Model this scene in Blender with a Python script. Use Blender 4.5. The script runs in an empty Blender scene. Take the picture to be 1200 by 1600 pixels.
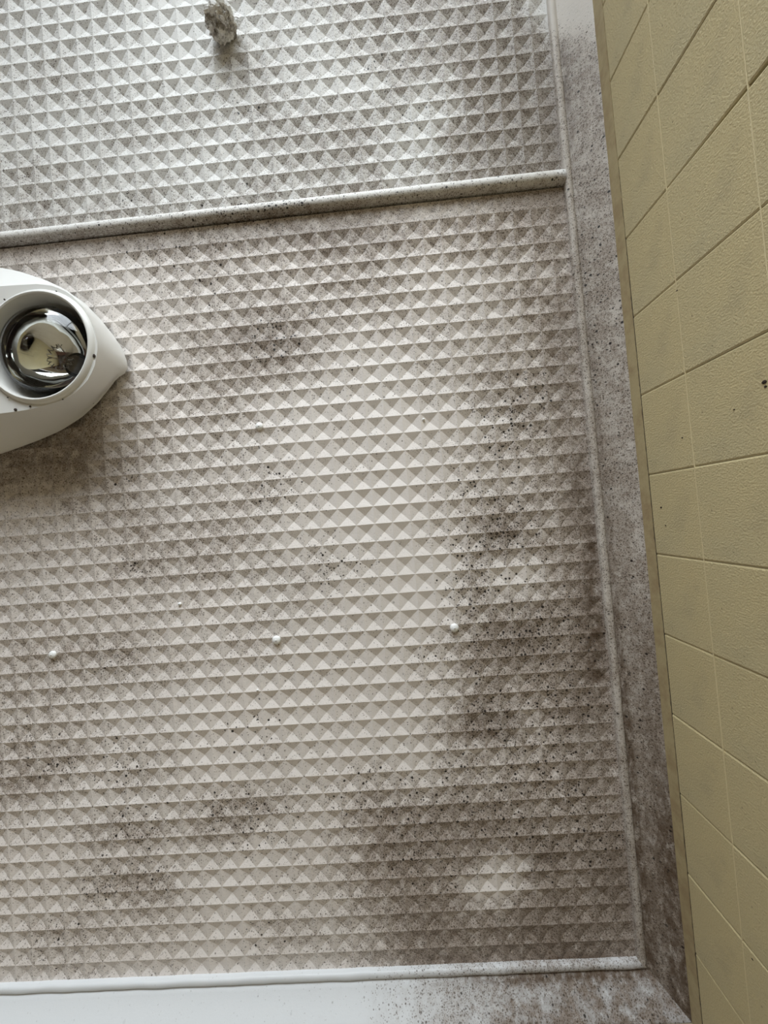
import bpy, bmesh, math, random
import numpy as np
from mathutils import Vector, Matrix, noise

random.seed(7)
S = bpy.context.scene
COL = S.collection

# ------------------------------------------------------------------ camera
CAM_Z = 1.86                       # phone held up, ceiling ridges at 2.40 m
CEIL = 0.54                        # camera-to-ceiling depth
F = 600.0                          # focal length in pixels of a 1200x1600 frame
rv = np.array([-0.02162038, 0.03536863, -0.0820094])
th = np.linalg.norm(rv); k_ = rv / th
K = np.array([[0, -k_[2], k_[1]], [k_[2], 0, -k_[0]], [-k_[1], k_[0], 0]])
R = np.eye(3) + math.sin(th) * K + (1 - math.cos(th)) * K @ K

def at(px, py, depth):             # point seen at a pixel, at a height above the camera
    d = R.T @ np.array([px - 600, py - 800, F]); d = d / d[2] * depth
    return Vector((d[0], d[1], CAM_Z + d[2]))

def to_px(P):                      # Nx3 world points -> Nx2 pixels
    P = np.asarray(P, float) - np.array([0, 0, CAM_Z])
    c = P @ R.T
    return np.c_[c[:, 0] / c[:, 2] * F + 600, c[:, 1] / c[:, 2] * F + 800]

cam = bpy.data.cameras.new('camera'); cam.sensor_fit = 'AUTO'; cam.sensor_width = 36
cam.lens = 36 * F / 1600; cam.clip_start = 0.01
co = bpy.data.objects.new('camera', cam); COL.objects.link(co)
m = Matrix.Identity(4)
for i in range(3):
    m[i][0] = R[0][i]; m[i][1] = -R[1][i]; m[i][2] = -R[2][i]
m[2][3] = CAM_Z
co.matrix_world = m
S.camera = co

# ------------------------------------------------------------------ light, sky, exposure
S.view_settings.view_transform = 'Standard'; S.view_settings.look = 'None'
S.view_settings.gamma = 1.0; S.view_settings.use_curve_mapping = False
S.view_settings.exposure = 0.49
wld = bpy.data.worlds.new('sky'); S.world = wld; wld.use_nodes = True
wld.node_tree.nodes['Background'].inputs[0].default_value = (0.80, 0.92, 1.0, 1)
wld.node_tree.nodes['Background'].inputs[1].default_value = 0.8

WX0, WX1, WZ0, WZ1, WY = -1.05, 1.35, 0.85, 2.15, -1.85     # window opening in the front wall
def area(name, loc, rot, sx, sy, power, col):
    l = bpy.data.lights.new(name, 'AREA'); l.shape = 'RECTANGLE'; l.size = sx; l.size_y = sy
    l.energy = power; l.color = col
    o = bpy.data.objects.new(name, l); COL.objects.link(o); o.location = loc; o.rotation_euler = rot
    return o
area('window_daylight', ((WX0 + WX1) / 2, WY - 0.16, (WZ0 + WZ1) / 2), (math.radians(90), 0, 0),
     WX1 - WX0, WZ1 - WZ0, 101, (0.915, 0.963, 1.03))

# ------------------------------------------------------------------ material helpers
class NT:
    def __init__(s, name):
        s.m = bpy.data.materials.new(name); s.m.use_nodes = True
        s.t = s.m.node_tree; s.b = s.t.nodes['Principled BSDF']
    def n(s, typ, **kw):
        x = s.t.nodes.new(typ)
        for k, v in kw.items():
            if k.startswith('i_'): x.inputs[k[2:]].default_value = v
            else: setattr(x, k, v)
        return x
    def l(s, a, b): s.t.links.new(a, b)
    def math(s, op, a, b=None, c=None, clamp=False):
        x = s.t.nodes.new('ShaderNodeMath'); x.operation = op; x.use_clamp = clamp
        for i, v in enumerate((a, b, c)):
            if v is None: continue
            if isinstance(v, (int, float)): x.inputs[i].default_value = v
            else: s.l(v, x.inputs[i])
        return x.outputs[0]
    def mix(s, f, a, b):
        x = s.t.nodes.new('ShaderNodeMix'); x.data_type = 'RGBA'
        for sock, v in ((x.inputs[0], f), (x.inputs[6], a), (x.inputs[7], b)):
            if isinstance(v, (int, float)): sock.default_value = v
            elif isinstance(v, tuple): sock.default_value = (*v, 1) if len(v) == 3 else v
            else: s.l(v, sock)
        return x.outputs[2]
    def sstep(s, v, lo, hi, to0=0.0, to1=1.0):
        x = s.t.nodes.new('ShaderNodeMapRange'); x.interpolation_type = 'SMOOTHSTEP'
        s.l(v, x.inputs[0])
        for i, q in ((1, lo), (2, hi), (3, to0), (4, to1)): x.inputs[i].default_value = q
        return x.outputs[0]
    def noise(s, vec, scale, detail=3, rough=.55):
        x = s.n('ShaderNodeTexNoise', i_Scale=scale, i_Detail=detail, i_Roughness=rough)
        s.l(vec, x.inputs['Vector']); return x.outputs['Fac']
    def voro(s, vec, scale):
        x = s.n('ShaderNodeTexVoronoi', i_Scale=scale); s.l(vec, x.inputs['Vector'])
        sp = s.n('ShaderNodeSeparateColor'); s.l(x.outputs['Color'], sp.inputs[0])
        return x.outputs['Distance'], sp.outputs[0], sp.outputs[1]
    def bump(s, h, strength, dist):
        x = s.n('ShaderNodeBump', i_Strength=strength, i_Distance=dist); s.l(h, x.inputs['Height'])
        s.l(x.outputs[0], s.b.inputs['Normal'])
    def coord(s):
        return s.n('ShaderNodeTexCoord').outputs['Object']
    def dots(s, vec, scale, dens, rmin, rmax, soft=.12):
        # round specks, one per cell, present where the density exceeds the cell's own random number
        d, r1, r2 = s.voro(vec, scale)
        present = s.sstep(s.math('SUBTRACT', dens, r1), -0.02, 0.05)
        rad = s.math('MULTIPLY_ADD', r2, rmax - rmin, rmin)
        return s.math('MULTIPLY', present, s.sstep(s.math('SUBTRACT', d, rad), -soft, soft, 1.0, 0.0))

def plain(name, col, rough=.5, metal=0.0, spec=.5):
    t = NT(name); t.b.inputs['Base Color'].default_value = (*col, 1)
    t.b.inputs['Roughness'].default_value = rough; t.b.inputs['Metallic'].default_value = metal
    t.b.inputs['Specular IOR Level'].default_value = spec
    return t

def mouldy(name, base, base2, bump=.12, streak=None, gloss=.55, haze=.54):
    t = NT(name); v = t.coord()
    at_ = t.n('ShaderNodeAttribute', attribute_name='mould')
    sp = t.n('ShaderNodeSeparateColor'); t.l(at_.outputs['Color'], sp.inputs[0])
    fine, spot, stain = sp.outputs
    n1 = t.noise(v, 45, 5, .65); n2 = t.noise(v, 160, 4, .6); n3 = t.noise(v, 9, 3)
    brk = t.math('MULTIPLY_ADD', n1, 3.4, -0.75)             # break the density up
    brk2 = t.math('MULTIPLY_ADD', n2, 2.2, 0.0)
    fd = t.math('MULTIPLY', t.math('MULTIPLY', fine, brk), brk2, clamp=True)
    c = t.mix(n3, base, base2)
    sv = v
    if streak:
        mp = t.n('ShaderNodeMapping'); mp.inputs['Scale'].default_value = streak; t.l(v, mp.inputs[0]); sv = mp.outputs[0]
    n4 = t.noise(sv, 70, 6, .7)
    st = t.math('MULTIPLY', stain, t.sstep(n4, .24, .60), clamp=True)
    c = t.mix(t.math('MULTIPLY', fd, haze), c, (.21, .140, .086))
    c = t.mix(t.math('MULTIPLY', st, .92), c, (.085, .052, .030))
    cl = t.math('MULTIPLY', t.sstep(t.noise(v, 150, 5, .72), .53, .68), t.math('MULTIPLY', t.math('POWER', fine, .8), .62), clamp=True)
    c = t.mix(cl, c, (.105, .070, .043))
    f1 = t.dots(v, 400, fd, .15, .46, .16)
    f2 = t.dots(v, 720, t.math('MULTIPLY', fd, 1.25), .2, .55, .2)
    c = t.mix(t.math('MULTIPLY', f2, .68), c, (.105, .068, .040))
    c = t.mix(t.math('MULTIPLY', f1, .76), c, (.062, .039, .023))
    sd = t.math('MULTIPLY', spot, t.math('MULTIPLY_ADD', n1, 2.8, -0.45), clamp=True)
    s1 = t.dots(v, 190, sd, .12, .36, .06)
    s2 = t.dots(v, 310, sd, .14, .40, .08)
    c = t.mix(t.math('MULTIPLY', s2, .9), c, (.03, .022, .017))
    c = t.mix(t.math('MULTIPLY', s1, .97), c, (.016, .011, .009))
    t.l(c, t.b.inputs['Base Color'])
    t.b.inputs['Roughness'].default_value = gloss; t.b.inputs['Specular IOR Level'].default_value = .35
    t.bump(t.noise(v, 420, 3, .6), bump, .0012)
    return t.m

M = {}
M['panel'] = mouldy('painted_pressed_panel', (.80, .735, .692), (.76, .715, .682), .35)
M['panel_upper'] = mouldy('painted_pressed_panel_upper', (.775, .765, .745), (.745, .742, .728), .35)  # cooler, lighter base than the lower sheet: sky light put into the colour
M['strip'] = mouldy('painted_timber_strip', (.80, .79, .77), (.76, .74, .71), .15, (3, 25, 10))
M['cornice_right'] = mouldy('painted_plaster_cornice', (.70, .655, .605), (.64, .60, .555), .25, (2.4, .7, 1.5), .6, .5)
M['cornice_bottom'] = mouldy('painted_plaster_cornice_clean', (.66, .67, .68), (.645, .655, .67), .06, (1.6, 1.0, 1.5), .45, .72)

t = NT('cream_wall_paint'); v = t.coord()
c = t.mix(t.sstep(t.noise(v, 7, 3), .3, .7), (.60, .500, .278), (.55, .475, .285))
c = t.mix(t.math('MULTIPLY', t.sstep(t.noise(v, 26, 4, .6), .52, .75), .22), c, (.33, .27, .17))
fl = t.dots(v, 95, t.math('MULTIPLY', t.noise(v, 15, 2), .10), .04, .12, .05)
c = t.mix(t.math('MULTIPLY', fl, .8), c, (.12, .085, .05))
t.l(c, t.b.inputs['Base Color']); t.b.inputs['Roughness'].default_value = .5
t.bump(t.noise(v, 520, 3, .55), .6, .0016); M['cream'] = t.m

t = NT('cream_edge_strip_paint'); v = t.coord()
c = t.mix(t.sstep(t.noise(v, 40, 4, .65), .35, .7), (.47, .39, .22), (.37, .28, .155))
t.l(c, t.b.inputs['Base Color']); t.b.inputs['Roughness'].default_value = .5
t.bump(t.noise(v, 260, 3), .3, .001); M['edge_strip'] = t.m
M['grout'] = plain('joint_backing', (.20, .16, .095), .9).m
M['filler'] = plain('pale_joint_filler', (.72, .62, .38), .5).m
M['crack'] = plain('open_joint_dark', (.055, .04, .026), .95).m

t = NT('white_lamp_plastic'); v = t.coord()
c = t.mix(t.noise(v, 6, 2), (.76, .755, .735), (.71, .70, .67))
fl = t.dots(v, 62, t.math('MULTIPLY', t.noise(v, 12, 2), .22), .03, .11, .03)
c = t.mix(t.math('MULTIPLY', fl, .9), c, (.06, .03, .02))
t.l(c, t.b.inputs['Base Color']); t.b.inputs['Roughness'].default_value = .38
M['plastic'] = t.m
M['dark_gap'] = plain('dark_recess', (.02, .02, .02), .8).m
t = plain('silvered_reflector', (.86, .86, .84), .05, 1.0); t.bump(t.noise(t.coord(), 38, 1, .4), .12, .006); M['silver'] = t.m
M['neck'] = plain('bulb_neck_metal', (.25, .25, .25), .3, 1.0).m
M['ceramic'] = plain('stained_ceramic', (.10, .08, .06), .5).m
M['wire'] = plain('filament_wire', (.35, .33, .30), .3, 1.0).m
M['nail'] = plain('white_nail_paint', (.86, .86, .85), .35).m
M['timber'] = plain('dark_red_brown_floor', (.10, .045, .03), .35).m
M['back'] = plain('tan_wall_paint', (.27, .22, .15), .6).m
M['added_door'] = plain('dark_stained_added_door', (.085, .03, .02), .35).m
M['white'] = plain('cream_plaster_paint', (.40, .345, .27), .6).m
M['frame'] = plain('white_window_frame', (.75, .75, .75), .4).m
M['dirt'] = plain('dark_dirt', (.035, .022, .014), .9).m

t = NT('clear_bulb_glass')
t.b.inputs['Base Color'].default_value = (1, 1, 1, 1)
fr = t.n('ShaderNodeFresnel', i_IOR=1.5); tr = t.n('ShaderNodeBsdfTransparent'); gl = t.n('ShaderNodeBsdfGlossy', i_Roughness=.03)
tr.inputs[0].default_value = (.92, .93, .92, 1)
mx = t.n('ShaderNodeMixShader'); t.l(fr.outputs[0], mx.inputs[0]); t.l(tr.outputs[0], mx.inputs[1]); t.l(gl.outputs[0], mx.inputs[2])
t.l(mx.outputs[0], t.t.nodes['Material Output'].inputs[0]); M['glass'] = t.m

t = NT('crumpled_grey_wad'); v = t.coord()
c = t.mix(t.sstep(t.noise(v, 90, 4, .7), .40, .58), (.25, .225, .195), (.76, .74, .71))
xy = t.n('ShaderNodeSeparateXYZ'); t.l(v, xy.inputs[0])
c = t.mix(t.sstep(t.math('MULTIPLY_ADD', t.noise(v, 150, 3), .018, xy.outputs[1]), .0075, .0115), (.86, .86, .85), c)  # window-facing side painted white, as its lit side
c = t.mix(t.sstep(t.noise(v, 260, 3, .7), .58, .75), c, (.07, .055, .045))
t.l(c, t.b.inputs['Base Color']); t.b.inputs['Roughness'].default_value = .9
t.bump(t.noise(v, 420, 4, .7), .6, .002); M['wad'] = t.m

# ------------------------------------------------------------------ mesh helpers
def mesh(name, V, Fc, mat, parent=None, smooth=False, kind=None):
    me = bpy.data.meshes.new(name); me.from_pydata([tuple(p) for p in V], [], Fc); me.materials.append(mat)
    if smooth: me.shade_smooth()
    o = bpy.data.objects.new(name, me); COL.objects.link(o)
    if parent: o.parent = parent
    if kind: o['kind'] = kind
    return o
def bm_obj(name, bm, mat, parent=None, smooth=False, kind=None):
    me = bpy.data.meshes.new(name); bm.to_mesh(me); bm.free(); me.materials.append(mat)
    if smooth: me.shade_smooth()
    o = bpy.data.objects.new(name, me); COL.objects.link(o)
    if parent: o.parent = parent
    if kind: o['kind'] = kind
    return o
def box(x0, x1, y0, y1, z0, z1):
    V = [(x, y, z) for x in (x0, x1) for y in (y0, y1) for z in (z0, z1)]
    return V, [(0, 1, 3, 2), (4, 6, 7, 5), (0, 4, 5, 1), (2, 3, 7, 6), (0, 2, 6, 4), (1, 5, 7, 3)]
def boxes(name, L, mat, parent=None, kind=None):
    V = []; Fc = []
    for b in L:
        v, f = box(*b); n = len(V); V += v; Fc += [tuple(i + n for i in q) for q in f]
    return mesh(name, V, Fc, mat, parent, False, kind)
def lathe(name, prof, cx, cy, mat, parent=None, seg=48, smooth=True):
    # prof: (radius, z)
    V = []; Fc = []; n = len(prof)
    for r, z in prof:
        for s in range(seg):
            a = 2 * math.pi * s / seg; V.append((cx + r * math.cos(a), cy + r * math.sin(a), z))
    for i in range(n - 1):
        for s in range(seg):
            s2 = (s + 1) % seg
            Fc.append((i * seg + s, i * seg + s2, (i + 1) * seg + s2, (i + 1) * seg + s))
    if prof[0][0] < .0015: Fc.append(tuple(range(seg)))
    if prof[-1][0] < .0015: Fc.append(tuple((n - 1) * seg + s for s in reversed(range(seg))))
    return mesh(name, V, Fc, mat, parent, smooth)
def tube_into(bm, pts, r, seg=6):
    rings = []
    for i, p in enumerate(pts):
        p = Vector(p); a = Vector(pts[max(i - 1, 0)]); b = Vector(pts[min(i + 1, len(pts) - 1)])
        d = (b - a).normalized(); u = d.orthogonal().normalized(); w = d.cross(u)
        rr = r[i] if isinstance(r, (list, tuple)) else r
        rings.append([bm.verts.new(p + rr * (math.cos(2 * math.pi * s / seg) * u + math.sin(2 * math.pi * s / seg) * w)) for s in range(seg)])
    for A, B in zip(rings, rings[1:]):
        for s in range(seg): bm.faces.new((A[s], A[(s + 1) % seg], B[(s + 1) % seg], B[s]))
    bm.faces.new(rings[0][::-1]); bm.faces.new(rings[-1])
def tag(o, label, cat, group=None):
    o['label'] = label; o['category'] = cat
    if group: o['group'] = group

# ------------------------------------------------------------------ mould maps (how much grows where on the surfaces, plus some painted shade)
FG = """
222221112233344555553000
222222112332234545666300
233222213433234454666600
233322222443222553566600
322333343354444333666700
222244332344554225666700
443322222334444234556700
343334433453455324566700
554454444555565444456600
655445555555666544555600
333322445444555322344500
222222344454455432345600
222223344566543323335700
222222355676422233355600
664432345665321123455600
777633345422111122466670
777633434321111001136670
776534433221111112355570
655444343332111012334680
334454344442100012455680
333445444421100012476680
333345555432211112465680
333345444333321001533695
333333332223211001555796
333333222332111113688897
455555332321111123799997
444443322111111123688897
444322211111111113766787
443322211111111125865677
555423311121111114545667
664234321222224324556677
432222235653236656666678
222566456422246666766678
222334222112247766657888
222566521122346776314888
222334421122245676447788
245443221144334667777888
233322211122234577789998
""".split()
FG = np.array([[int(ch) for ch in r] for r in FG], float) / 9
for r_ in FG[1:]:                 # carry the growth on into the last columns, behind the cornice bead
    last = np.nonzero(r_)[0][-1]; r_[last + 1:] = r_[last]
SPOTS = [(780,830,48,.9),(800,812,26,1),(735,925,38,.8),(728,880,20,.8),(770,1120,38,.9),(800,650,44,.65),(755,640,22,.45),(790,690,34,.5),
 (830,1000,60,.75),(870,970,45,.6),(880,1085,55,.7),(775,1010,45,.7),(865,1170,45,.55),(780,1250,90,.5),(870,1235,55,.55),(850,1335,36,.8),
 (930,1310,34,.7),(660,1340,50,.45),(700,1370,30,.4),(430,525,34,.65),(405,545,24,.6),(493,487,12,.6),(215,885,18,.7),(430,770,30,.45),(520,885,34,.5),
 (345,1265,30,.6),(210,1300,45,.5),(400,1275,50,.4),(160,1385,30,.7),(195,1200,40,.45),(95,1195,34,.4),(740,765,30,.4),(700,850,30,.35),
 (920,1015,30,.4),(198,305,9,.9),(405,330,34,.4),(380,190,30,.25),(195,745,14,.6),(845,600,30,.4),(640,160,40,.3),(610,95,40,.25),(180,1025,26,.45),
 (400,1150,40,.25),(575,1250,50,.3),(640,1270,50,.4),(60,1170,40,.3),(240,1380,30,.35),(90,1465,40,.3),(420,1460,30,.25),(820,900,36,.35),(835,870,18,.7),
 (300,390,90,.2),(210,400,40,.25),(690,510,10,.6),(380,700,40,.2),(540,600,50,.08),(600,880,40,.1),(690,1040,40,.25)]
STAIN_SHADE = [(925,900,16,170,.85),(905,760,22,80,.55),(930,990,24,60,.9),(935,1055,26,22,.9),(918,1100,40,130,.35),(880,560,26,110,.35),(960,1380,60,100,.45),
 (860,1470,110,50,.55),(900,1503,140,24,1),(925,1000,24,110,.85),(700,1500,90,14,.6),(680,1450,70,60,.35),(860,200,24,130,.35),(770,1130,40,26,.5),(850,1340,40,30,.5),
 (870,1420,50,50,.4),(800,60,60,60,.2),(820,180,60,140,.22),(60,640,110,60,.5),(120,700,60,60,.5),(60,720,100,40,.4),(420,540,60,26,.30),(385,525,14,12,.5),(500,370,120,16,.30),(200,385,200,9,.35),  # stains just below the lamp: mould, with its cast shadow darkened in
 (820,1000,60,40,.35),(740,1300,140,60,.20),(640,1330,60,60,.25),(780,830,40,20,.3)]
CLEAN = [(790,1352,48,17,.6), (768,1388,52,17,.6), (665,175,30,60,.45), (800,905,40,22,.5), (660,880,60,24,.8), (830,905,30,30,.3)]
def mould_panel(P):
    q = to_px(P); x = q[:, 0]; y = q[:, 1]
    gx = np.clip((x - 20) / 40, 0, 22.999); gy = np.clip((y - 20) / 40, 0, 36.999)
    i = gx.astype(int); j = gy.astype(int); u = gx - i; w = gy - j
    f = FG[j, i]*(1-u)*(1-w) + FG[j, i+1]*u*(1-w) + FG[j+1, i]*(1-u)*w + FG[j+1, i+1]*u*w
    s = np.zeros(len(x)); b = np.zeros(len(x))
    for cx, cy, r, a in SPOTS: s = np.maximum(s, a * np.exp(-((x-cx)**2 + (y-cy)**2) / (1.1*r*r)))
    for cx, cy, rx, ry, a in STAIN_SHADE: b = np.maximum(b, min(1, 1.25 * a) * np.exp(-(((x-cx)/rx)**2 + ((y-cy)/ry)**2) * .9))
    f = f * (1 + .25 * np.clip((430 - y) / 60, 0, 1) * np.clip((x - 300) / 200, 0, 1) + .30 * np.clip((330 - y) / 60, 0, 1) * np.clip((x - 600) / 100, 0, 1)) * (1 + .25 * np.clip((y - 1180) / 100, 0, 1) * np.clip((x - 560) / 100, 0, 1))
    f = 1.25 * f ** 1.3
    for cx, cy, rx, ry, am in CLEAN:
        k = 1 - am * np.exp(-np.maximum(0, ((x - cx) / rx) ** 2 + ((y - cy) / ry) ** 2 - .6) * 1.6); f *= k; s *= k; b *= k
    f = np.clip(f, 0, 1.3)
    return f, s, b
def set_mould(o, f, s, b):
    me = o.data; a = me.color_attributes.new('mould', 'FLOAT_COLOR', 'POINT')
    n = len(me.vertices); arr = np.ones((n, 4), np.float32); arr[:, 0] = f; arr[:, 1] = s; arr[:, 2] = b
    a.data.foreach_set('color', arr.ravel())
def verts_of(o):
    n = len(o.data.vertices); A = np.empty(n * 3); o.data.vertices.foreach_get('co', A); return A.reshape(-1, 3)

# ------------------------------------------------------------------ room shell
ZC = CAM_Z + CEIL                                    # 2.40
XR, YB, XL, XW, YR = 0.313, 0.653, -1.6, 1.7, -1.05    # right wall cut at YR; unseen widening to XW added to even out light
ceiling = boxes('ceiling', [(XL, XW, WY - .1, YB + .1, ZC + .012, ZC + .06)], M['white'], None, 'structure')
floor = boxes('floor', [(XL, XW, WY - .1, YB + .1, -.05, 0)], M['timber'], None, 'structure')
boxes('wall_left', [(XL - .1, XL, WY - .1, YB + .1, 0, ZC + .05)], M['white'], None, 'structure')
boxes('wall_back', [(XL, XR + .15, YB, YB + .1, 0, ZC + .012)], M['back'], None, 'structure')
boxes('added_wall_far_right', [(XW, XW + .1, WY - .1, YR + .1, 0, ZC + .05)], M['white'], None, 'structure')  # unseen, added with the return wall to widen the room for the light
boxes('added_wall_return', [(XR + .12, XW, YR, YR + .1, 0, ZC + .012)], M['white'], None, 'structure')
boxes('wall_front', [(XL, WX0, WY - .1, WY, 0, ZC + .012), (WX1, XW, WY - .1, WY, 0, ZC + .012),
                     (WX0, WX1, WY - .1, WY, 0, WZ0), (WX0, WX1, WY - .1, WY, WZ1, ZC + .012)], M['white'], None, 'structure')
added_door = boxes('added_door_1', [(XL, XL + .035, -1.25, -.45, 0, 2.04)], M['added_door'], None, 'structure')  # unseen door, added for a dark reflection in the bulb
boxes('added_door_panel', [(XL + .035, XL + .043, -1.17, -.53, .12, .92), (XL + .035, XL + .043, -1.17, -.53, 1.04, 1.92)], M['added_door'], added_door)
win = boxes('window_1', [(WX0, WX1, WY - .09, WY - .01, WZ0, WZ0 + .04), (WX0, WX1, WY - .09, WY - .01, WZ1 - .04, WZ1),
                         (WX0, WX0 + .04, WY - .09, WY - .01, WZ0 + .04, WZ1 - .04), (WX1 - .04, WX1, WY - .09, WY - .01, WZ0 + .04, WZ1 - .04),
                         ((WX0 + WX1) / 2 - .02, (WX0 + WX1) / 2 + .02, WY - .09, WY - .01, WZ0 + .04, WZ1 - .04)], M['frame'], None, 'structure')
for x0, x1 in ((WX0 + .04, (WX0 + WX1) / 2 - .02), ((WX0 + WX1) / 2 + .02, WX1 - .04)):
    boxes('window_pane', [(x0, x1, WY - .054, WY - .05, WZ0 + .04, WZ1 - .04)], M['glass'], win)

# ---- right wall: painted sheet backing, cream edge strip, scored wall tiles
wall = boxes('wall_right', [(XR + .0045, XR + .12, YR, YB + .1, 0, ZC + .012)], M['grout'], None, 'structure')
ZT = CAM_Z + .485                                    # top of the tiles
rows = [ZT, CAM_Z + .4115, CAM_Z + .3165, CAM_Z + .2205, CAM_Z + .1245, CAM_Z + .0285, CAM_Z - .0675]
J = [-.923, -.825, -.7275, -.6295, -.5304, -.4287, -.3268, -.2272, -.1288, -.0298, .0680, .1658, .2628, .3583, .4531, .5475, .644]
def tile_mesh(w, h, cut=0.0, cy=.0017, cz=.0006, t_=.0045):
    # a tile face-on: local y along the wall, local z up, face towards -x; cut slants the +y edge
    def loop(x, e, g): return [(x, e, g), (x, w - e, g), (x, w - e, h - g), (x, e, h - g)]
    def slant(L): return [(x, y - (cut * (1 - z / h) if y > w / 2 else 0), z) for x, y, z in L]
    V = slant(loop(t_, 0, 0)) + slant(loop(.0009, 0, 0)) + slant(loop(0, cy, cz))
    Fc = [(8, 11, 10, 9)]
    for a in (0, 4):
        for i in range(4): Fc.append((a + i, a + 4 + i, a + 4 + (i + 1) % 4, a + (i + 1) % 4))
    me = bpy.data.meshes.new('wall_tile'); me.from_pydata(V, [], Fc); me.materials.append(M['cream']); return me
rt = random.Random(3)
for c in range(len(J) - 1):
    y0, y1 = J[c] + .0002, J[c + 1] - .0002
    cache = {}
    for r in range(len(rows) - 1):
        h = rows[r] - rows[r + 1] - .0003
        # the joint between the third and fourth full tiles has opened up towards the floor
        cut = {0: 0.0, 1: .0026, 2: .0052}.get(r, .006) if c == 5 else 0.0
        w = y1 - y0 - ({0: 0, 1: 0, 2: .0026}.get(r, .004) if c == 5 else 0)
        key = (round(h, 4), round(w, 4), cut)
        if key not in cache: cache[key] = tile_mesh(w, h, cut)
        o = bpy.data.objects.new('wall_tile', cache[key]); COL.objects.link(o); o.parent = wall
        o.location = (XR + rt.uniform(-.0003, .0003), y0, rows[r + 1] + .00015)
boxes('wall_sheet', [(XR, XR + .0045, YR, YB, 0, rows[-1]), (XR, XR + .0045, YR, J[0] - .0006, rows[-1], ZT)], M['cream'], wall)
boxes('joint_dark', [(XR + .0003, XR + .0044, -.42, YB, ZT + .00002, ZT + .0030), (XR + .0039, XR + .0045, J[6] - .009, J[6] + .0009, rows[-1], rows[1])], M['crack'], wall)  # dark bars set into the crack and the opened joint
boxes('joint_filler', [(XR - .0001, XR + .004, J[0], YB, z - .0005, z + .0005) for z in rows[1:-1]], M['filler'], wall)
# edge strip with a ragged lower edge
V = []; Fc = []; n = 420
for i in range(n + 1):
    y = YR + (YB - YR) * i / n
    j = noise.noise(Vector((y * 90, 3.1, 0))) * .0006 + noise.noise(Vector((y * 300, 9.1, 0))) * .0008
    zb = ZT + .0002 + max(-.0002, j) + .0006 * min(1, max(0, (y + .35) / .1))
    V += [(XR + .0045, y, zb), (XR - .0004, y, zb), (XR - .0004, y, ZC - .036), (XR - .0004, y, ZC - .030)]
for i in range(n):
    for q in range(3): a = i * 4 + q; Fc.append((a, a + 1, a + 5, a + 4))
mesh('edge_strip', V, Fc, M['edge_strip'], wall)
# ---- pressed ceiling sheets: square pits between straight ridges
PITD = .0036
def pits(name, X, Y, mat, y_flat=None):
    N = 4; V = []; Fc = []
    # shared vertex grid
    xs = np.concatenate([X[i] + (X[i+1] - X[i]) * np.arange(N) / N for i in range(len(X) - 1)] + [X[-1:]])
    ys = np.concatenate([Y[i] + (Y[i+1] - Y[i]) * np.arange(N) / N for i in range(len(Y) - 1)] + [Y[-1:]])
    gx, gy = np.meshgrid(xs, ys)
    u = np.abs(((np.arange(len(xs)) % N) / N + .5) % 1 - .5)      # 0 on ridges, .5 mid-pit
    w = np.abs(((np.arange(len(ys)) % N) / N + .5) % 1 - .5)
    U, W = np.meshgrid(u, w)
    fill = np.ones_like(gx)
    for j in range(gx.shape[0]):
        for i in range(gx.shape[1]):
            q = noise.noise(Vector((gx[j, i] * 9, gy[j, i] * 9, 1.7)))
            fill[j, i] = 1 + .18 * q
    edge = np.clip((.275 - gx) / .07, 0, 1); fill *= .60 + .40 * edge   # paint and plaster filled the last columns
    H = np.minimum(U, W) * 2 * PITD * fill
    if y_flat is not None: H[(gy < y_flat - 1e-6)] *= .45
    gz = ZC + H
    wob = np.vectorize(lambda a, b: noise.noise(Vector((a * 2.2, b * 2.2, 5.0))))(gx, gy) * .0009
    V = np.c_[gx.ravel(), gy.ravel(), (gz + wob).ravel()]
    nx = len(xs)
    for j in range(len(ys) - 1):
        for i in range(nx - 1):
            a = j * nx + i; b = a + 1; c = a + nx + 1; d = a + nx
            if i % N == j % N or (i % N < N/2) == (j % N < N/2): Fc += [(a, c, b), (a, d, c)]
            else: Fc += [(a, d, b), (b, d, c)]
    o = mesh(name, V, Fc, mat, ceiling)
    set_mould(o, *mould_panel(V))
    return o
PX = .02553; X0 = -.1097
cols = np.array([X0 + PX * i for i in range(-24, 16)]); cols = cols[cols < .274]
cols = np.append(cols, .274)
low_rows = np.array([-.4475] + [-.0717 + .02500 * i - .0000205 * i * max(0, i) for i in range(-14, 29)])
panel_a = pits('ceiling_panel', cols, low_rows, M['panel'], y_flat=low_rows[1])
up_rows = np.array([-.4868 + .0266 * i for i in range(-16, 3)]); up_rows = up_rows[up_rows < -.448]
panel_b = pits('ceiling_panel', cols - .0015, up_rows, M['panel_upper'])
panel_a['label'] = 'pressed ceiling panel below the cover strip, with the worst mould along its right side'
panel_b['label'] = 'pressed ceiling panel above the cover strip, nearest the window'

# nail heads and paint drips on the panel
def nail(px, py, r, lab=None, h=.6):
    p = at(px, py, CEIL - .001)
    prof = [(r * .75, ZC + .0045), (r, ZC - r * h * .35), (r * .86, ZC - r * h * .75), (r * .5, ZC - r * h), (.0005, ZC - r * h * 1.08)]
    o = lathe('nail_head', prof, p.x, p.y, M['nail'], panel_a, 14)
    if lab: o['label'] = lab
nail(405, 666, .0056); nail(432, 1000, .0062); nail(82, 1023, .0056); nail(710, 981, .0062)
nail(280, 944, .0024, 'tiny white paint drip'); nail(662, 655, .0018, 'tiny white paint drip'); nail(402, 1079, .0015, 'tiny white paint drip')

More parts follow.
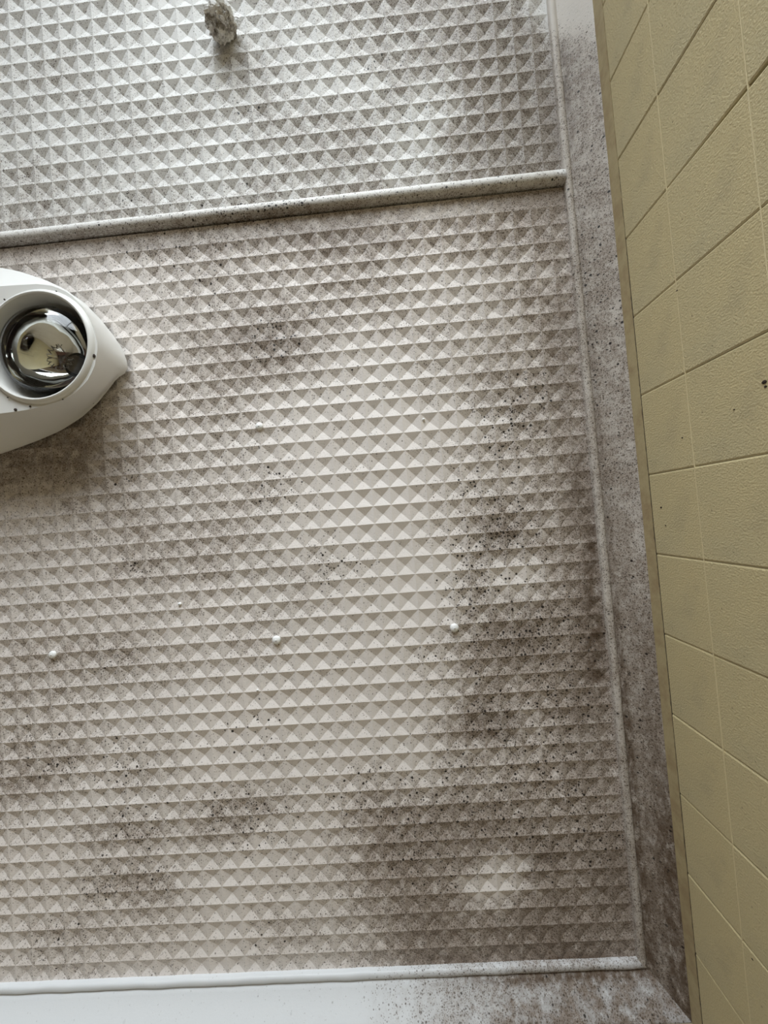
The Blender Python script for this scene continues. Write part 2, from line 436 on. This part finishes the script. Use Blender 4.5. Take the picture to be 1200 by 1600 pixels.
# ---- cover strip over the joint between the sheets
V = []; Fc = []; n = 90; pr = []
for a in np.linspace(0, math.pi, 9): pr.append((-.4600 + .0095 * math.cos(a), ZC - .0100 * math.sin(a) ** .75))
pr = [(-.4505, ZC + .004)] + pr + [(-.4695, ZC + .004)]
for i in range(n + 1):
    x = -1.2 + (.2715 + 1.2) * i / n
    for y, z in pr: V.append((x, y + noise.noise(Vector((x * 6, 0, 2))) * .0008, z + noise.noise(Vector((x * 14, y * 40, 0))) * .0004))
k = len(pr)
for i in range(n):
    for q in range(k - 1): a = i * k + q; Fc.append((a, a + k, a + k + 1, a + 1))
Fc.append(tuple(range(k - 1, -1, -1))); Fc.append(tuple(n * k + q for q in range(k)))
strip = mesh('trim_1', V, Fc, M['strip'], None, True, 'structure')
A = verts_of(strip); q = to_px(A)
f = np.interp(q[:, 0], [0, 100, 200, 300, 420, 460, 600, 700, 880], [.45, .5, .5, .6, .75, .6, .5, .45, .5])
lowside = np.clip((A[:, 1] + .462) / .011, 0, 1)  # side away from the window: mould, with its shade painted in
set_mould(strip, f * (.25 + .75 * lowside), np.interp(q[:, 0], [0, 250, 400, 450, 520, 880], [.05, .2, .5, .5, .15, .1]), 1.6 * lowside ** 1.6 * np.interp(q[:, 0], [0, 60, 300, 450, 600, 880], [.55, .5, .4, .5, .25, .12]))

# ---- cornices: raised bead, groove, concave cove; u = distance out from the wall, d = drop below the ceiling
CP = [(.0420, -.006), (.0420, .0040), (.0412, .0060), (.0390, .0072), (.0360, .0074), (.0335, .0068), (.0322, .0052), (.0312, .0052),
      (.0300, .0068), (.0270, .0092), (.0235, .0122), (.0195, .0160), (.0155, .0202), (.0115, .0246), (.0075, .0292), (.0040, .0332), (.0008, .0362), (-.0004, .0366), (-.0004, .030)]
def cornice(name, side, a0, mat):
    n = 150; V = []; Fc = []; k = len(CP)
    for i in range(n + 1):
        for u, d in CP:
            end = (YB - u) if side == 'right' else (XR - u)          # mitre
            a = a0 + (end - a0) * i / n
            jt = noise.noise(Vector((a * 30, u * 60, 4))) * .0006
            V.append((XR - u - jt, a, ZC - d + jt) if side == 'right' else (a, YB - u - jt, ZC - d + jt))
    for i in range(n):
        for q in range(k - 1):
            a = i * k + q; f = (a, a + 1, a + k + 1, a + k); Fc.append(f if side == 'right' else f[::-1])
    o = mesh(name, V, Fc, mat, None, True, 'structure')
    U = np.tile(np.array([u for u, d in CP]), n + 1)
    return o, U
cr, U = cornice('trim_2', 'right', YR, M['cornice_right'])
q = to_px(verts_of(cr)); y = q[:, 1]
f = np.interp(y, [0, 35, 70, 150, 200, 260, 330, 420, 520, 620, 720, 820, 900, 1000, 1060, 1150, 1250, 1350, 1450, 1600],
              [0, .05, .5, .65, .6, .5, .72, .85, .8, .7, .72, .7, .7, .8, .82, .8, .85, .9, .95, .95])
bead = (U > .0325); groove = (U > .026) & (U < .0325); outer = U < .012
f = np.where(bead, f * .62, f)
st = np.interp(y, [0, 50, 90, 150, 230, 300, 450, 600, 750, 900, 1000, 1100, 1200, 1300, 1400, 1600], [0, 0, .5, .45, .3, .15, .2, .25, .35, .38, .55, .6, .75, 1, 1, 1])
st = st * .95; st = np.where(groove, np.minimum(1, st * 1.6 + .05 * (y > 100)), np.where(bead, st * .25, np.where(outer, st * 1.05 * (y > 950) + st * .4 * (y <= 950), st * .8)))
sp = np.interp(y, [0, 80, 200, 300, 400, 520, 620, 800, 1200, 1600], [0, .05, .2, .2, .55, .5, .3, .15, .2, .15]); sp = np.where(bead, sp * .2, sp * .55)
set_mould(cr, f, sp, st)
cb, U = cornice('trim_3', 'bottom', -1.2, M['cornice_bottom'])
q = to_px(verts_of(cb)); x = q[:, 0]
bead = (U > .0325); groove = (U > .026) & (U < .0325)
f = np.interp(x, [0, 560, 640, 720, 800, 900, 1000, 1100], [0, .02, .25, .45, .75, .85, .85, .8]); f = np.where(bead, f * .55, f * np.where(U < .02, .85, 1))
st = np.interp(x, [0, 640, 740, 820, 960, 1100], [0, 0, .2, .45, .55, .45]); st = np.where(groove, np.minimum(1, st * 1.7), np.where(bead, st * .08, st * .75))
set_mould(cb, f, f * .10, np.minimum(1, st * 1.25))

# ------------------------------------------------------------------ heat lamp fixture
lamp = bpy.data.objects.new('heat_lamp', None); COL.objects.link(lamp)
tag(lamp, 'white plastic ceiling heat lamp with one round silvered bulb, at left edge of mouldy ceiling', 'heat lamp')
ZF, ZBASE = CAM_Z + .466, CAM_Z + .531
base_px = [(0,418),(30,424),(70,437),(100,451),(130,472),(155,498),(175,523),(188,543),(195,560),(197,573),(194,581),(187,585),(178,592),(168,606),(150,628),(125,651),(90,673),(50,690),(0,708)]
face_px = [(0,447),(30,445),(60,443.5),(85,447),(108,458),(130,480),(145,508),(152,535),(152,548),(147,575),(135,597),(118,613),(98,625),(75,632),(50,639),(25,643),(0,646)]
cxy = at(57, 540, .463); CX, CY = cxy.x, cxy.y
XM = CX - .31
def outline(px, depth, tip, n=44):
    P = [at(a, b, depth) for a, b in px]; P = [Vector((p.x, p.y)) for p in P]
    d0 = (P[0] - P[1]).normalized(); d1 = (P[-1] - P[-2]).normalized()
    yt = P[0].y - .006; yb = P[-1].y + .006
    ti = min(range(len(px)), key=lambda i: abs(px[i][0] - tip[0]) + abs(px[i][1] - tip[1]))
    up = [Vector((XM, yt))] + P[:ti + 1]; lo = P[ti:] + [Vector((XM, yb))]
    def res(L, n):
        ds = [0]
        for a, b in zip(L, L[1:]): ds.append(ds[-1] + (b - a).length)
        out = []
        for s in np.linspace(0, ds[-1], n):
            out.append((np.interp(s, ds, [p.x for p in L]), np.interp(s, ds, [p.y for p in L])))
        return out
    right = res(up, n) + res(lo, n)[1:]
    left = [(2 * XM - x, y_) for x, y_ in right[::-1]][1:-1]
    return right + left
smooth_px = [q for q in base_px if q not in ((187,585),(178,592),(168,606))]
smooth_px = [(194,582) if q == (194,581) else (152,630) if q == (150,628) else q for q in smooth_px]
smooth_px.insert(smooth_px.index((152,630)), (188,597)); smooth_px.insert(smooth_px.index((152,630)), (174,613))
OB = outline(base_px, .531, (197, 573)); OS = outline(smooth_px, .531, (197, 573)); OF = outline(face_px, .466, (152, 541))
bm = bmesh.new(); loops = []
prof = [(0, .5345), (0, .531), (.05, .5275), (.12, .523), (.35, .508), (.62, .490), (.84, .4755), (.95, .4690), (1.0, .4662)]
for t_, d in prof:
    g = min(1, t_ / .35)
    loops.append([bm.verts.new(((a[0] * (1 - g) + e[0] * g) * (1 - t_) + b[0] * t_, (a[1] * (1 - g) + e[1] * g) * (1 - t_) + b[1] * t_, CAM_Z + d)) for a, e, b in zip(OB, OS, OF)])
n = len(OB)
for A, B in zip(loops, loops[1:]):
    for i in range(n): bm.faces.new((A[i], A[(i + 1) % n], B[(i + 1) % n], B[i]))
SEG = 56
ring = [(.0735, .4662), (.0725, .4640), (.0705, .4620), (.0685, .4614), (.0668, .4622), (.0660, .4645), (.0655, .470), (.0625, .490), (.0560, .5055), (.0420, .5325)]
rl = [[bm.verts.new((CX + r * math.cos(2 * math.pi * s / SEG), CY + r * math.sin(2 * math.pi * s / SEG), CAM_Z + d)) for s in range(SEG)] for r, d in ring]
for A, B in zip(rl, rl[1:]):
    for i in range(SEG): bm.faces.new((A[i], A[(i + 1) % SEG], B[(i + 1) % SEG], B[i]))
ed = [bm.edges.get((loops[-1][i], loops[-1][(i + 1) % n])) for i in range(n)] + [bm.edges.get((rl[0][i], rl[0][(i + 1) % SEG])) for i in range(SEG)]
bmesh.ops.triangle_fill(bm, edges=ed, use_beauty=True, use_dissolve=False)
bmesh.ops.recalc_face_normals(bm, faces=bm.faces)
housing = bm_obj('housing', bm, M['plastic'], lamp)
housing.data.shade_smooth()
try: housing.data.set_sharp_from_angle(angle=math.radians(38))
except Exception: pass
boxes('mounting_box', [(CX - .40, CX + .020, CY - .040, CY + .030, CAM_Z + .5350, CAM_Z + .5400)], M['dark_gap'], lamp)
lathe('lamp_well', [(.0552, CAM_Z + .5055), (.0412, CAM_Z + .5315), (.0010, CAM_Z + .5330)], CX, CY, M['dark_gap'], lamp)
# the bulb: clear domed front, silvered bowl, ceramic stem, wires, filament
RB = .0575
domep = [(RB * math.sin(a), CAM_Z + .4765 - .0285 * math.cos(a)) for a in np.linspace(.02, math.pi / 2, 12)]
bulb = lathe('bulb_glass', domep + [(RB * 1.0, CAM_Z + .4800)], CX, CY, M['glass'], lamp, 64)
bowl = [(RB * .992, CAM_Z + .4795)] + [(RB * s, CAM_Z + .4795 + .047 * (1 - s * s) ** .8) for s in (.96, .9, .82, .72, .6, .46, .36, .30)]
lathe('reflector', bowl, CX, CY, M['silver'], bulb, 64)
lathe('neck', [(.0176, CAM_Z + .5235), (.0170, CAM_Z + .5320), (.0006, CAM_Z + .5325)], CX, CY, M['dark_gap'], bulb, 24)
lathe('stem', [(.0120, CAM_Z + .5262), (.0120, CAM_Z + .519), (.0085, CAM_Z + .514), (.0050, CAM_Z + .5125), (.0006, CAM_Z + .512)], CX, CY, M['ceramic'], bulb, 20)
bm = bmesh.new()
for a in (0.2, 1.5, 3.3, 4.6):
    tube_into(bm, [(CX + .004 * math.cos(a), CY + .004 * math.sin(a), CAM_Z + .514), (CX + .011 * math.cos(a), CY + .011 * math.sin(a), CAM_Z + .505), (CX + .018 * math.cos(a), CY + .018 * math.sin(a), CAM_Z + .497)], .0006)
bm_obj('support_wire', bm, M['wire'], bulb)
bm = bmesh.new(); pts = []
for i in range(41):
    a = .2 + 4.6 * i / 40; r = .016 + .003 * math.sin(i * 1.9)
    pts.append((CX + r * math.cos(a), CY + r * math.sin(a), CAM_Z + .497 + .0025 * math.cos(i * 1.9)))
tube_into(bm, pts, .0007, 5); bm_obj('filament', bm, M['wire'], bulb)

bm = bmesh.new(); bmesh.ops.create_icosphere(bm, subdivisions=1, radius=1.0)
speck_me = bpy.data.meshes.new('speck'); bm.to_mesh(speck_me); bm.free(); speck_me.materials.append(M['dirt'])
def speck(name, loc, scale, parent):
    o = bpy.data.objects.new(name, speck_me); COL.objects.link(o); o.parent = parent; o.location = loc; o.scale = scale
for px, py, d, a, b in ((147, 556, .4655, .0020, .0026), (24, 640, .4655, .0022, .0020), (47, 635, .4655, .0014, .0014), (12, 621, .4645, .0009, .0008), (7, 468, .4640, .0011, .0013), (88, 455, .4655, .0008, .0007),
                        (177, 584, .5230, .0010, .0010), (98, 624, .4655, .0008, .0009), (146, 575, .4680, .0010, .0012)):
    speck('rust_speck', at(px, py, d), (a, b, .0012), lamp)
for px, py, q in ((1194, 597, .0026), (1196, 604, .0015), (1058, 454, .0013), (1066, 684, .0012), (1033, 793, .0018), (1040, 821, .0011), (1176, 1499, .0016), (1147, 640, .001)):
    d = R.T @ np.array([px - 600, py - 800, F]); d = d / d[0] * XR
    speck('dirt_speck', (d[0], d[1], CAM_Z + d[2]), (.0006, q * .7, q), wall)

# ------------------------------------------------------------------ crumpled lump stuck on the upper sheet
p = at(346, 33, .522)
bm = bmesh.new(); bmesh.ops.create_icosphere(bm, subdivisions=5, radius=1.0)
for vv in bm.verts:
    d = vv.co.copy()
    f = 1 + .28 * noise.noise(d * 1.6) + .20 * (1 - 2 * abs(noise.noise(d * 2.3 + Vector((4, 1, 2))))) + .12 * noise.noise(d * 5)
    f -= .09 * (1 - 2 * abs(noise.noise(d * 6.5 + Vector((1, 7, 2)))))
    vv.co = Vector((d.x * .0190 * f, d.y * .0148 * f, max(-.021, d.z * .019 * f)))
rs = random.Random(12)
for q in range(16):                                             # torn shreds standing off the surface
    a = rs.uniform(0, 2 * math.pi); b = rs.uniform(-.9, .5)
    d = Vector((math.cos(a) * math.cos(b), math.sin(a) * math.cos(b), math.sin(b))); s = d.orthogonal().normalized(); s = Matrix.Rotation(rs.uniform(0, 6), 3, d) @ s
    w = rs.uniform(.0015, .0035); L = rs.uniform(.004, .009); prev = None
    for i in range(4):
        c_ = d * (.0165 + L * i / 3) + d.cross(s) * (.0022 * (i / 3) ** 2 * rs.choice((1, 2)))
        ww = w * (1 - .22 * i)
        cur = (bm.verts.new(c_ + s * ww), bm.verts.new(c_ - s * ww), bm.verts.new(c_ - s * ww + d.cross(s) * .0007), bm.verts.new(c_ + s * ww + d.cross(s) * .0007))
        if prev:
            for e in range(4): bm.faces.new((prev[e], prev[(e + 1) % 4], cur[(e + 1) % 4], cur[e]))
        prev = cur
    bm.faces.new(prev)
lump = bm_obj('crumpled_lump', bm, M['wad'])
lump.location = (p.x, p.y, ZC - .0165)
tag(lump, 'ragged grey and white crumpled lump stuck to the ceiling panel above the cover strip', 'lump')

# fine dark curved lines on the mouldy sheet, modelled as thin tubes
bm = bmesh.new()
for L in ([(796,1148),(790,1156),(792,1166),(789,1170)], [(800,1150),(806,1156),(804,1166),(809,1172)], [(796,1168),(799,1176),(806,1180),(808,1188)]):
    P = [at(a, b, CEIL - .0006) for a, b in L]
    tube_into(bm, P, .00035, 5)
hr = bm_obj('dark_line', bm, M['dirt'])
tag(hr, 'fine dark curved lines on the ceiling panel among the mould spots', 'dark_line')
